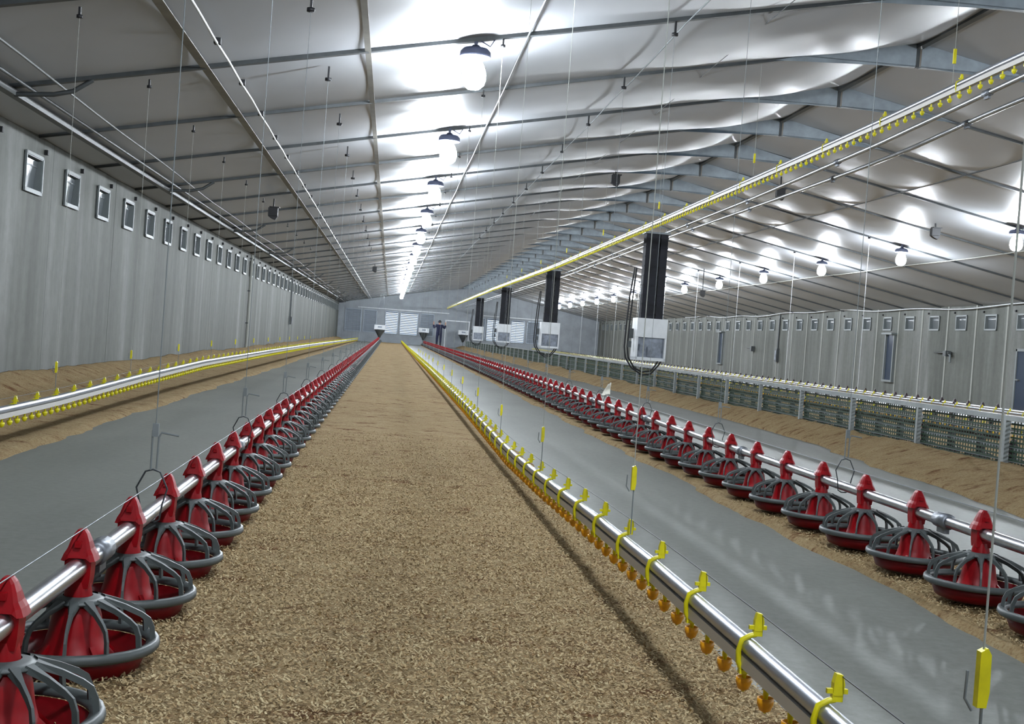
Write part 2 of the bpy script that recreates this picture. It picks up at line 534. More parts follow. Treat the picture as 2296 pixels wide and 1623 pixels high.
def edged(h, e=0.04):
    return lambda X, Y, T: h * np.clip(np.minimum(T, 1 - T) / e, 0.15, 1)
litter('wood_shavings', 'broad tan strip of wood shavings between left feeders and yellow drinker line', -0.92, 1.06, edged(0.035), 0.6, nx=90)
def ridge_left(X, Y, T):
    d = (X - XL)
    bank = 0.17 * np.exp(-(d / 0.42) ** 2) * (0.75 + 0.6 * fbm(Y * 0.9, Y * 0.2 + 5))
    return np.maximum(0.03, bank + 0.03) * np.clip((1 - T) / 0.05, 0.15, 1)
litter('wood_shavings', 'brown bank of wood shavings along left wall under the left drinker line', XL, -2.12, ridge_left, 3.0, edge=0.09)
litter('wood_shavings', 'narrow strip of wood shavings beneath the right feeder line', 2.03, 2.62, edged(0.03, 0.06), 1.5, edge=0.07, nx=40)
XF = 4.95
def pile(X, Y, T):
    s = np.clip(T / 0.75, 0, 1)
    return (0.01 + 0.165 * s ** 0.8 * (0.8 + 0.5 * fbm(Y * 0.8, Y * 0.15 + 8)) - 0.02 * np.clip((T - 0.75) / 0.25, 0, 1))
litter('wood_shavings', 'long heaped ridge of wood shavings against the foot of the wire fence', lambda Y: np.interp(Y, [5, 7.35, 8.1, 11.2, 13.0, 16, 30], [3.9, 3.97, 4.10, 4.35, 4.56, 4.62, 4.5]), XF + 0.12, pile, 5.0, edge=0.10, nx=40)
litter('wood_shavings', 'wood shavings spread over the floor beyond the fence up to right wall', XF + 0.3, XR, edged(0.03, 0.02), 8.0, nx=60)

def flakes(label, boxes):
    V = []
    for (x0, x1, y0, y1, dens, z0) in boxes:
        n = int((x1 - x0) * (y1 - y0) * dens)
        # more of them where they show: near the camera
        u = 1 - np.sqrt(1 - rng.random(n) * 0.999)
        y = y0 + (y1 - y0) * u; x = x0 + (x1 - x0) * rng.random(n)
        z = z0 + 0.012 * (fbm(x * 9, y * 9, 3) - 0.3) + 0.008 * rng.random(n)
        L = rng.uniform(0.004, 0.011, n); W = rng.uniform(0.002, 0.005, n)
        a = rng.uniform(0, 2 * PI, n); tl = rng.normal(0, 0.4, n); tw = rng.normal(0, 0.4, n)
        d = np.stack([np.cos(a), np.sin(a), np.sin(tl)], 1) * L[:, None] / 2
        s = np.stack([-np.sin(a), np.cos(a), np.sin(tw)], 1) * W[:, None] / 2
        c = np.stack([x, y, z + 0.3 * L * np.abs(np.sin(tl))], 1)
        V.append(np.stack([c - d - s, c + d - s, c + d + s, c - d + s], 1).reshape(-1, 3))
    V = np.concatenate(V); nq = len(V) // 4
    me = bpy.data.meshes.new('loose_shavings')
    me.vertices.add(len(V)); me.vertices.foreach_set('co', V.ravel())
    me.loops.add(nq * 4); me.loops.foreach_set('vertex_index', np.arange(nq * 4))
    me.polygons.add(nq); me.polygons.foreach_set('loop_start', np.arange(0, nq * 4, 4))
    me.materials.append(MAT['flake']); me.update(); me.validate()
    obj('loose_shavings', me, None, kind='stuff', label=label, category='litter')
flakes('loose pale shaving flakes on top of the broad middle strip', [(-0.8, 1.0, 1.9, 10.5, 9000, 0.038)])
flakes('loose shaving flakes scattered around the right feeder pans', [(2.03, 2.6, 3.4, 8, 6000, 0.032)])

# ------------------------------------------------------------------ feeders
XFL, XFR = -0.686, 2.218
PIPE_L = [(0, .274), (15, .274), (40, .29), (78, .345)]
PIPE_R = [(0, .292), (30, .292), (60, .275), (90, .255)]
RIM_Z, PIPE_Z = 0.098, 0.274
def feeder_meshes(nb=12, seg=28, tn=5):
    pan = MB().lathe([(0.0, 0.030), (0.125, 0.030), (0.150, 0.040), (0.168, 0.085), (0.163, 0.087), (0.143, 0.052), (0.118, 0.045), (0.0, 0.052)], seg)
    rim = MB().lathe([(0.166, 0.088), (0.188, 0.084), (0.194, 0.092), (0.191, 0.106), (0.180, 0.108), (0.162, 0.098), (0.166, 0.088)], seg)
    bars = MB()
    bars.lathe([(0.034, 0.206), (0.048, 0.203), (0.070, 0.196), (0.068, 0.191), (0.046, 0.196), (0.034, 0.198)], seg)
    for k in range(nb):
        a = 2 * PI * k / nb - 0.5 * PI + 0.06
        ca, sa = math.cos(a), math.sin(a)
        P = [(0.060, 0.197), (0.108, 0.181), (0.146, 0.164), (0.164, 0.152), (0.173, 0.132), (0.177, 0.100)]
        W = [0.014, 0.0055, 0.0043, 0.0038, 0.0038, 0.0044]
        V = []; F = []
        t = np.array([-sa, ca, 0])
        for i, ((r, z), w) in enumerate(zip(P, W)):
            q0 = np.array(P[max(i - 1, 0)]); q1 = np.array(P[min(i + 1, len(P) - 1)])
            d = (q1 - q0) / np.linalg.norm(q1 - q0); nrm = np.array([-d[1], d[0]]) if d[0] > 0 else np.array([d[1] * -1, d[0]])
            c = np.array([r * ca, r * sa, z]); nn = np.array([nrm[0] * ca, nrm[0] * sa, nrm[1]]) * 0.006
            V += [c - t * w - nn, c + t * w - nn, c + t * w * 0.7 + nn, c - t * w * 0.7 + nn]
        for i in range(len(P) - 1):
            for j in range(4):
                l = (j + 1) % 4
                F.append((i * 4 + j, i * 4 + l, i * 4 + 4 + l, i * 4 + 4 + j))
        bars.add(V, F)
    cone = MB().lathe([(0.030, 0.205), (0.046, 0.192), (0.056, 0.160), (0.062, 0.120), (0.072, 0.085), (0.090, 0.066), (0.094, 0.056), (0.060, 0.056)], seg)
    for k in range(4):
        a = 2 * PI * (k + 0.5) / 4
        cone.bar((0.066 * math.cos(a), 0.066 * math.sin(a), 0.092), (0.100 * math.cos(a), 0.100 * math.sin(a), 0.058), 0.012, 0.014)
    cap = MB()
    # neck that carries the pan below the pipe, and the pointed hood that clips over the pipe
    cap.lathe([(0.034, 0.196), (0.032, 0.215), (0.027, 0.240)], 10)
    cap.prism([(-0.026, 0.225), (0.026, 0.225), (0.029, 0.25), (0.031, 0.300), (-0.031, 0.300), (-0.029, 0.25)], -0.024, 0.024)
    hood = [(-0.046, 0.290), (-0.030, 0.298), (0.030, 0.298), (0.046, 0.290), (0.039, 0.306), (0.031, 0.318), (0.025, 0.335), (0.017, 0.352), (0.009, 0.361), (-0.009, 0.361), (-0.017, 0.352), (-0.025, 0.335), (-0.031, 0.318), (-0.039, 0.306)]
    n = len(hood)
    V = []
    for y, s in ((-0.036, 0.70), (-0.026, 0.94), (0.0, 1.0), (0.026, 0.94), (0.036, 0.70)):
        V += [(x * s * 0.9, y * (1.0 - 0.55 * max(0, (z - 0.30) / 0.061)), 0.29 + (z - 0.29) * (0.95 if s < 0.9 else 1.0)) for x, z in hood]
    F = [tuple(range(n)), tuple(range(4 * n, 5 * n))[::-1]]
    for i in range(4):
        for k in range(n):
            l = (k + 1) % n
            F.append((i * n + k, (i + 1) * n + k, (i + 1) * n + l, i * n + l))
    cap.add(V, F)
    cap.box((0, -0.028, 0.330), (0.014, 0.02, 0.014))
    return pan, rim, bars, cone, cap
P_, R_, B_, C_, K_ = feeder_meshes()
FM = [('pan', P_.mesh('pan', 'red_pan')), ('pan_rim', R_.mesh('pan_rim', 'grey')), ('grille', B_.mesh('grille', 'grey')), ('feed_cone', C_.mesh('feed_cone', 'red')), ('pipe_clamp', K_.mesh('pipe_clamp', 'red'))]
def merged(mbs, idx, name, mats):
    m = MB()
    for b, i in zip(mbs, idx):
        off = m.n
        m.v += b.v; m.f += [tuple(q + off for q in f) for f in b.f]; m.mi += [i] * len(b.f); m.sm += b.sm; m.n += b.n
    return m
lowparts = feeder_meshes(8, 10)
low = merged(lowparts, (0, 2, 2, 1, 1), 'f', None)
low_me = low.mesh('pan_feeder', ['red_pan', 'red', 'grey'])
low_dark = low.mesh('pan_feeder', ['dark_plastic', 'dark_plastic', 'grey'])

def place_feeder(x, y, z, label, group, detail, me_low=None):
    rz = rng.uniform(-0.08, 0.08)
    if detail:
        t = thing('pan_feeder', label, 'feeder', (x, y, z), 0, group)
        for nm, me in FM:
            o_ = obj(nm, me, pan_ if nm == 'pan_rim' else t, (0, 0, 0), rz if nm == 'grille' else 0)
            if nm == 'pan': pan_ = o_
    else:
        t = obj('pan_feeder', me_low or low_me, None, (x, y, z), 0, label=label, category='feeder', group=group)
    return t
SPF = 0.570
rows = []
for i in range(133):
    rows.append(('left', i, XFL, 2.44 + SPF * i))
for i in range(148):
    rows.append(('right', i, XFR, 3.83 + SPF * i))
for side, i, x, y in rows:
    if y > 61: continue
    z = lerp(PIPE_L if side == 'left' else PIPE_R, y) - PIPE_Z
    det = y < 22
    if i < 40:
        lab = f'red and grey pan feeder, {ORD[i]} from the near end of the {side} feeder line'
        if i == 0:
            lab = f'nearest red and grey pan feeder of the {side} feeder line, cut off by picture edge'
    else:
        lab = f'tiny red and grey pan feeder in the far half of the {side} feeder line'
    place_feeder(x, y, z, lab, f'pan feeders of the {side} line', det)
# the far ends of both lines and the rows beyond the fence: the nearest stand alone, the rest are masses
XA, X3, X4 = 5.17, 8.02, 10.90
for i in range(60):
    lab = f'dark feeder close behind the fence wire, {ORD[i]} from the right edge' if i < 24 else 'tiny dark feeder close behind the far part of the fence wire'
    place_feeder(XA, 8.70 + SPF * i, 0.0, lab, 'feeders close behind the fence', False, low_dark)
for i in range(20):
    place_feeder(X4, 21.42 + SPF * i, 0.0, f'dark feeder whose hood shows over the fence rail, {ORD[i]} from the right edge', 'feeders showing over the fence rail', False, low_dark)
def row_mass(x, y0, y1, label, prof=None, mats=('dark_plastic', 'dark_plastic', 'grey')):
    base = np.concatenate(low.v); nv = len(base)
    n = int((y1 - y0) / SPF)
    V = (base[None] + np.array([[[x, y0 + SPF * i, (lerp(prof, y0 + SPF * i) - PIPE_Z) if prof else 0.0]] for i in range(n)])).reshape(-1, 3)
    F = []
    for i in range(n):
        F += [tuple(q + i * nv for q in f) for f in low.f]
    me = bpy.data.meshes.new('feeder_row')
    me.from_pydata(V.tolist(), [], F)
    for mm in mats:
        me.materials.append(MAT[mm])
    me.polygons.foreach_set('material_index', low.mi * n)
    obj('feeder_row', me, None, kind='stuff', label=label, category='feeders')
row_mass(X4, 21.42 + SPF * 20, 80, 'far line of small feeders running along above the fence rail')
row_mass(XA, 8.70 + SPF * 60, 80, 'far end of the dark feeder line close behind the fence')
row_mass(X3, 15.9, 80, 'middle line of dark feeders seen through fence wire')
yl = [y for sd, i, x, y in rows if sd == 'left' and y > 61][0]; yr = [y for sd, i, x, y in rows if sd == 'right' and y > 61][0]
row_mass(XFL, yl, 77.5, 'far end of the left red feeder line, too small to count', PIPE_L, ('red_pan', 'red', 'grey'))
row_mass(XFR, yr, 83.5, 'far end of the right red feeder line, too small to count', PIPE_R, ('red_pan', 'red', 'grey'))

def feed_pipe(x, y0, y1, prof, label, r=0.0225, coupl=(), wire=True):
    t = thing('feed_pipe', label, 'pipe', (x, y0, 0))
    ys = np.linspace(y0, y1, 60)
    obj('pipe', MB().tube([(0, y - y0, lerp(prof, y)) for y in ys], r, 16).mesh('pipe', 'pipe'), t)
    cm = MB(); cm.lathe([(r * 0.9, -0.05), (r * 1.35, -0.05), (r * 1.35, 0.05), (r * 0.9, 0.05)], 14); cm.box((0, r * 1.5, 0), (0.02, 0.03, 0.07))
    cme = cm.mesh('coupler', 'coupler')
    for y in coupl:
        o = obj('coupler', cme, t, (0, y - y0, lerp(prof, y)))
        o.rotation_euler = (-PI / 2, 0, 0)
    if wire:
        obj('guard_wire', MB().tube([(0.004, y - y0, lerp(prof, y) + 0.088) for y in ys], 0.0016, 5).mesh('guard_wire', 'wire'), t)
    return t
feed_pipe(XFL, 0.5, 78.2, PIPE_L, 'shiny steel feed pipe carrying the left line of red pan feeders', coupl=[3.21 + 2.85 * i for i in range(12)])
feed_pipe(XFR, 1.0, 83.8, PIPE_R, 'shiny steel feed pipe carrying the right line of red pan feeders', coupl=[4.72 + 2.85 * i for i in range(12)])
feed_pipe(X3, 12, 84, [(0, PIPE_Z), (90, PIPE_Z)], 'feed pipe seen through the fence wire along the middle feeder row', wire=False)
feed_pipe(XA, 6.5, 84, [(0, PIPE_Z), (90, PIPE_Z)], 'feed pipe close behind the fence wire', wire=False)
feed_pipe(X4, 18, 84, [(0, PIPE_Z), (90, PIPE_Z)], 'feed pipe seen just above the fence rail along the far feeder row', wire=False)
OH_A = [(2, 3.2), (8.65, 3.043), (11.0, 2.955), (15.1, 2.868), (20.1, 2.815), (33.7, 2.67), (86, 2.66)]
OH_B = [(2, 3.15), (9.2, 3.03), (11.7, 2.92), (16.1, 2.885), (21.4, 2.865), (34, 2.74), (86, 2.70)]
feed_pipe(4.40, 3.0, 84.5, OH_A, 'upper of two bare steel pipes hoisted under the roof beside the raised drinker', 0.021, [6 + 3.2 * i for i in range(10)], False)
feed_pipe(4.72, 3.0, 84.5, OH_B, 'lower of two bare steel pipes hoisted under the roof beside the raised drinker', 0.021, [7 + 3.2 * i for i in range(10)], False)

# ------------------------------------------------------------------ drinker lines
def nipple_shape():
    m = MB()
    m.lathe([(0.006, 0.046), (0.006, 0.03), (0.0045, 0.026), (0.0045, 0.012), (0.008, 0.008)], 8, mi=1)
    m.lathe([(0.004, -0.004), (0.011, 0.0), (0.0165, 0.013), (0.0165, 0.024), (0.0145, 0.024), (0.010, 0.009), (0.0, 0.008)], 10)
    m.box((0.006, 0, 0.016), (0.004, 0.004, 0.022))
    m.tube([(0, 0, 0.012), (0, 0, -0.006)], 0.003, 6, 1)
    return m
def clip_shape():
    m = MB()
    # arm hooking round the water pipe and the profile, with a split knob on top
    m.tube([(-0.012, 0, -0.048), (-0.021, 0, -0.03), (-0.022, 0, -0.008), (-0.016, 0, 0.014), (0.0, 0, 0.023), (0.012, 0, 0.026)], 0.006, 6)
    m.box((0.014, 0, 0.030), (0.018, 0.012, 0.014))
    m.prism([(0.006, 0.034), (0.022, 0.034), (0.025, 0.052), (0.021, 0.068), (0.010, 0.070), (0.006, 0.054)], -0.007, 0.007)
    m.box((0.001, 0, 0.040), (0.010, 0.007, 0.008)); m.box((0.027, 0, 0.040), (0.010, 0.007, 0.008))
    m.box((-0.002, 0, -0.05), (0.034, 0.016, 0.008))
    return m
NIP, CLIP = nipple_shape(), clip_shape()
nip_yel = NIP.mesh('nipple', ['yellow', 'yellow'])
nip_me, clip_me = NIP.mesh('nipple', ['orange', 'yellow']), CLIP.mesh('clip', 'yellow')
def mass(m0, places, name, mats):
    base = np.concatenate(m0.v); nv = len(base)
    V = (base[None] + np.array(places)[:, None, :]).reshape(-1, 3)
    F = []
    for i in range(len(places)):
        F += [tuple(q + i * nv for q in f) for f in m0.f]
    me = bpy.data.meshes.new(name); me.from_pydata(V.tolist(), [], F)
    for mm in mats: me.materials.append(MAT[mm])
    me.polygons.foreach_set('material_index', m0.mi * len(places))
    return me
def drinker(x, y0, y1, prof, label, n_nip, n_clip, ynip, yclip, spn=0.147, spc=0.45, wire=True, seg=90, ra=0.0175, rw=0.024, cup='orange'):
    t = thing('drinker_line', label, 'drinker', (x, 0, 0))
    ys = np.linspace(y0, y1, seg)
    top = lambda y: lerp(prof, y) - 0.012
    obj('stiffener_pipe', MB().tube([(0, y, top(y)) for y in ys], ra, 14).mesh('stiffener_pipe', 'alu'), t)
    m = MB()
    for a, b in zip(ys[:-1], ys[1:]):
        m.bar((-0.004, a, top(a) - ra - rw * 0.5), (-0.004, b, top(b) - ra - rw * 0.5), rw, rw)
    obj('water_pipe', m.mesh('water_pipe', 'pvc'), t)
    if wire:
        obj('guard_wire', MB().tube([(0.02, y, top(y) + 0.066) for y in ys], 0.0013, 5).mesh('guard_wire', 'dark_wire'), t)
    pn = [(-0.004, y, top(y) - ra - rw - 0.046) for y in np.arange(ynip, y1, spn)]
    pc = [(0, y, top(y)) for y in np.arange(yclip, y1, spc)]
    for p in pn[:n_nip]:
        obj('nipple', nip_me if cup == 'orange' else nip_yel, t, p)
    for p in pc[:n_clip]:
        obj('clip', clip_me, t, p)
    if len(pn) > n_nip:
        obj('nipples', mass(NIP, pn[n_nip:], 'nipples', [cup, 'yellow']), t, kind='stuff')
    if len(pc) > n_clip:
        obj('clips', mass(CLIP, pc[n_clip:], 'clips', ['yellow']), t, kind='stuff')
    return t
DR = [(0, .31), (2.0, .308), (2.5, .307), (3.3, .302), (4.4, .283), (6, .24), (7.6, .212), (12.1, .235), (25, .23), (51.7, .195), (90, .21)]
DL = [(0, .28), (7.2, .285), (8.7, .293), (11, .333), (14.8, .371), (23.3, .367), (35, .341), (81, .18), (90, .17)]
DO = [(2, 2.85), (7.24, 2.835), (9.2, 2.795), (12.7, 2.765), (17.4, 2.735), (28.3, 2.68), (46.5, 2.73), (88, 2.70)]
drinker(0.766, 0.6, 84.0, DR, 'yellow nipple drinker line along right edge of the middle litter strip', 110, 60, 2.02 - 0.147 * 4, 2.002 - 0.45)
drinker(-2.138, 3.0, 84.0, DL, 'yellow nipple drinker line along the left wall litter bank', 110, 60, 6.4, 6.55, wire=True, ra=0.021, rw=0.030, cup='yellow')
drinker(3.67, 3.0, 84.0, DO, 'yellow nipple drinker line hoisted high under the roof ridge', 90, 50, 6.6, 6.8, spc=1.3, wire=False, ra=0.021, rw=0.030, cup='yellow')
drinker(6.56, 12.0, 83.0, [(0, .33), (90, .33)], 'yellow drinker line seen through the fence, nearest the fence', 0, 0, 12.2, 12.3, wire=False, seg=10)
drinker(9.45, 17.0, 83.0, [(0, .33), (90, .33)], 'yellow drinker line seen through the fence, between the two feeder rows', 0, 0, 17.2, 17.3, wire=False, seg=10)

# ------------------------------------------------------------------ suspension cords
def cord_top(x):
    return frame_z(x)
def feeder_hanger(x, y, zp, side, lab, grp):
    t = thing('suspension_cord', lab, 'cord', (x, y, zp), 0, grp)
    m = MB()
    P = [(0.028, 0.0, -0.02), (0.030, 0, 0.0), (0.034, 0, 0.03), (0.046, 0, 0.075), (0.022, 0, 0.125), (0, 0, 0.132), (-0.022, 0, 0.125), (-0.046, 0, 0.075), (-0.034, 0, 0.03), (-0.030, 0, 0.0), (-0.028, 0, -0.02), (-0.012, 0, -0.03), (0.012, 0, -0.03)]
    m.tube(P, 0.0028, 6, closed=True)
    obj('hoop', m.mesh('hoop', 'dark_wire'), t)
    m = MB()
    m.tube([(-0.007, 0, 0.13), (-0.008, 0, 0.25), (0.0, 0, 0.27)], 0.003, 6)
    m.tube([(0.010, 0, 0.135), (0.011, 0, 0.23), (0.018, 0, 0.245), (0.07, 0, 0.238)], 0.003, 6)
    m.box((0, 0, 0.252), (0.018, 0.012, 0.04))
    obj('adjuster', m.mesh('adjuster', 'grey_cord'), t)
    top = cord_top(x) - zp
    obj('cord', MB().tube([(0, 0, 0.26), (0, 0, top - 0.12)], 0.0017, 5).mesh('cord', 'grey_cord'), t)
    m = MB(); m.box((0, 0, top - 0.06), (0.016, 0.03, 0.12)); m.lathe([(0.0, -0.012), (0.028, -0.012), (0.028, 0.012), (0, 0.012)], 12, (0, 0, top - 0.11))
    obj('pulley', m.mesh('pulley', 'black'), t)
def drinker_hanger(x, y, zp, lab, grp, over=False):
    t = thing('suspension_cord', lab, 'cord', (x, y, zp), 0, grp)
    top = cord_top(x) - zp
    m = MB()
    m.prism([(-0.006, 0.155), (0.006, 0.155), (0.009, 0.175), (0.008, 0.222), (0.003, 0.230), (-0.006, 0.225)], -0.006, 0.006)
    obj('adjuster', m.mesh('adjuster', 'yellow'), t)
    m = MB().tube([(-0.010, 0, 0.15), (-0.02, 0, 0.165), (-0.019, 0, 0.20)], 0.002, 5)
    m.tube([(0.004, 0, 0.02), (0.003, 0, 0.155)], 0.0022, 5)
    obj('lower_cord', m.mesh('lower_cord', 'grey_cord'), t)
    obj('cord', MB().tube([(0, 0, 0.22), (0, 0, top - 0.05)], 0.0016, 5).mesh('cord', 'cord'), t)
    m = MB(); m.box((0, 0, top - 0.03), (0.014, 0.03, 0.06)); m.lathe([(0.0, -0.01), (0.02, -0.01), (0.02, 0.01), (0, 0.01)], 10, (0, 0, top - 0.06))
    obj('pulley', m.mesh('pulley', 'black'), t)
for side, x, prof, ys in (('left', XFL, PIPE_L, [3.87 + BAY * i for i in range(14)]), ('right', XFR, PIPE_R, [5.81 + BAY * i for i in range(13)])):
    for i, y in enumerate(ys):
        feeder_hanger(x, y, lerp(prof, y), side, f'wire hoop and cord holding the {side} feed pipe, {ORD[i]} from the camera', f'suspension cords of the {side} feed pipe')
for i in range(15):
    y = 1.49 + 2.25 * i
    drinker_hanger(0.766, y, lerp(DR, y), f'cord with yellow adjuster holding the aisle drinker line, {ORD[i]} from the camera', 'suspension cords of the aisle drinker line')
for i in range(12):
    y = 8.35 + BAY * i
    drinker_hanger(-2.138, y, lerp(DL, y), f'cord with yellow adjuster holding the wall drinker line, {ORD[i]} from the camera', 'suspension cords of the wall drinker line')
for i in range(8):
    y = 8.20 + BAY * 2 * i
    zt = frame_z(3.67); zp = lerp(DO, y)
    t = thing('suspension_cord', f'pale cord holding the hoisted drinker line, {ORD[i]} from the camera', 'cord', (3.67, y, zp), 0, 'cords of the hoisted drinker line')
    obj('cord', MB().tube([(0, 0, 0.02), (0, 0, zt - zp)], 0.002, 5).mesh('cord', 'cord'), t)
    obj('adjuster', MB().box((0, 0, 0.2), (0.02, 0.012, 0.1)).mesh('adjuster', 'yellow'), t)
# ------------------------------------------------------------------ lamps
def lamp_proto():
    t = thing('bulb_lamp', '', 'lamp')
    m = MB().lathe([(0.0, 0.0), (0.03, 0.0), (0.045, -0.018), (0.105, -0.030), (0.128, -0.055), (0.132, -0.10), (0.122, -0.104), (0.10, -0.075), (0.0, -0.07)], 20)
    holder = obj('lamp_holder', m.mesh('lamp_holder', 'cap'), t)
    m = MB().lathe([(0.0, -0.375), (0.05, -0.365), (0.088, -0.33), (0.102, -0.28), (0.098, -0.22), (0.076, -0.16), (0.045, -0.11), (0.04, -0.075)], 14)
    obj('bulb', m.mesh('bulb', 'bulb'), t)
    m = MB(); m.box((0, 0, 0.03), (0.03, 0.05, 0.07)); m.tube([(0.02, 0, 0.05), (0.12, 0, 0.0), (0.16, 0, 0.07)], 0.006, 6)
    obj('bracket', m.mesh('bracket', 'cap'), holder)
    return t
proto = lamp_proto()
XLL, XLR = 0.54, 2 * XC - 0.54
first = True
lamps_l = [10.5 + 4.68 * k for k in range(-3, 16)]
vis = 0
for y in lamps_l:
    k = round((y - 10.5) / 4.68)
    z = frame_z(XLL) - 0.03
    if k < 0: lab = 'lit bulb lamp of the left ceiling row, above the top edge near the camera'
    elif k < 5: lab = f'glaring lit bulb under the roof, {ORD[k]} from the camera in left lamp row'
    else: lab = 'lit bulb merging into the far glare of the left lamp row'
    g = 'lamps of the left row'
    if first:
        proto.location = (XLL, y, z); proto['label'] = lab; proto['group'] = g; first = False
    else:
        dup(proto, (XLL, y, z), lab, g)
for k in range(-6, 13):
    y = 24.42 + 4.68 * k
    lab = 'lit bulb lamp of the right ceiling row, beyond the right edge of view' if k < -1 else f'lit bulb under the right roof slope, {ORD[k + 1]} from the right edge of the picture'
    dup(proto, (XLR, y, frame_z(XLR) - 0.03), lab, 'lamps of the right row')

# ------------------------------------------------------------------ ceiling services
def run(name, label, cat, mb, mat, part=None):
    o = obj(name, mb.mesh(name, mat), None, label=label, category=cat)
    return o
run('ceiling_rail', 'grey square steel rail running along the roof above left wall', 'rail', MB().bar((-3.18, Y0, 2.575), (-3.18, Y1 - .2, 2.575), 0.075, 0.05), 'rail')
run('roof_conduit', 'thin dark conduit beside the grey rail along the left eaves', 'conduit', MB().tube([(-3.03, Y0, 2.615), (-3.03, Y1 - .3, 2.615)], 0.015, 8), 'frame')
run('roof_conduit', 'thin white conduit running along under the left part of roof', 'conduit', MB().tube([(-2.83 + 0.05 * math.sin(y * 0.21), y, 2.655 + 0.010 * math.sin(y * 0.9)) for y in np.arange(Y0, Y1 - .3, 1.17)], 0.010, 8), 'rail')
run('roof_conduit', 'pale conduit running along the roof just right of the left lamps', 'conduit', MB().tube([(0.97, y, frame_z(0.97) - 0.012 + 0.012 * math.sin(y * 1.34)) for y in np.arange(Y0, Y1 - .3, 1.17)], 0.009, 8), 'frame')
run('hoist_rope', 'thin hoist rope strung along the roof above the right feeder line', 'rope', MB().tube([(2.31, y, frame_z(2.31) - 0.03 + 0.01 * math.sin(y * 1.9)) for y in np.arange(Y0, Y1 - .3, 1.17)], 0.006, 6), 'grey_cord')
run('hoist_rope', 'thin dark rope strung along the roof left of the ridge', 'rope', MB().tube([(3.1, Y0, frame_z(3.1) - 0.02), (3.1, Y1 - .3, frame_z(3.1) - 0.02)], 0.004, 6), 'dark_wire')
run('roof_conduit', 'thin grey conduit running along right roof slope above the right lamps', 'conduit', MB().tube([(8.09, Y0, frame_z(8.09) - 0.02), (8.09, Y1 - .3, frame_z(8.09) - 0.02)], 0.012, 8), 'frame')
run('roof_conduit', 'thin pale conduit running along right roof slope below the right lamps', 'conduit', MB().tube([(11.15, y, frame_z(11.15) - 0.02 + 0.01 * math.sin(y)) for y in np.arange(Y0, Y1 - .3, 1.17)], 0.009, 8), 'cord')
for i in range(9):
    t = thing('suspension_cord', f'thin pale cord hanging from right roof slope beside lamps, {ORD[i]} from the right edge', 'cord', (9.45, 24.42 + 4.68 * i, 0.35), 0, 'suspension cords beyond the fence')
    obj('cord', MB().tube([(0, 0, 0), (0, 0, frame_z(9.45) - 0.35)], 0.005, 5).mesh('cord', 'white'), t)
    obj('pulley', MB().lathe([(0, -0.02), (0.03, -0.02), (0.03, 0.02), (0, 0.02)], 10, (0, 0, frame_z(9.45) - 0.38)).mesh('pulley', 'black'), t)
run('eaves_cable', 'pale sagging cable along the eaves of right wall', 'cable', MB().tube([(XR - 0.12, y, 2.52 + 0.04 * math.sin(y * 0.35) - 0.03 * math.sin(y * 1.1)) for y in np.arange(10, 60, 0.8)], 0.015, 6), 'white')
t = thing('clipped_cable', 'white cable with black clips running along the left roof slope', 'cable', (-1.42, 0, 0))
zc = frame_z(-1.42) - 0.05
obj('cable', MB().tube([(0, y, zc - 0.012 * (1 - abs(math.sin(y * 2)))) for y in np.arange(Y0, Y1 - .4, 0.8)], 0.010, 8).mesh('cable', 'white'), t)
cm = MB().box((0, 0, 0.01), (0.05, 0.06, 0.045)); 
cme = cm.mesh('clip', 'black')
for i in range(24):
    obj('clip', cme, t, (0, 7.9 + 1.545 * i, zc))

# camera-like sensor boxes under the roof
sm1 = MB().box((0, 0, 0), (0.15, 0.10, 0.13)); sm1.box((0.02, 0, 0.075), (0.16, 0.12, 0.015))
sm1.prism([(-0.08, -0.07), (0.08, -0.07), (0.04, -0.13), (-0.02, -0.11)], -0.04, 0.04)
sensor_body = sm1.mesh('housing', 'black')
for (x, y, z, lab) in ((-2.0, 20.3, 2.63, 'small black sensor box hung under the left roof slope'), (3.67, 21.39, 3.77, 'small black sensor box hung under the roof left of ridge'),
                       (6.56, 21.24, 3.76, 'small black sensor box under the ridge just below the twin pipes'), (9.4, 21.23, 3.31, 'small black sensor box beside the second right lamp'),
                       (9.4, 37.56, 2.72, 'tiny black sensor box under right roof slope beside the nearest heater'), (-0.69, 42.77, 2.92, 'tiny black sensor box left of the far left lamps')):
    t = thing('sensor_box', lab, 'sensor', (x, y, z))
    obj('housing', sensor_body, t)
    obj('bracket', MB().bar((0, 0, 0.07), (0.0, 0.02, frame_z(x) - z), 0.02, 0.03, 0, (0, 1, 0)).mesh('bracket', 'black'), t)

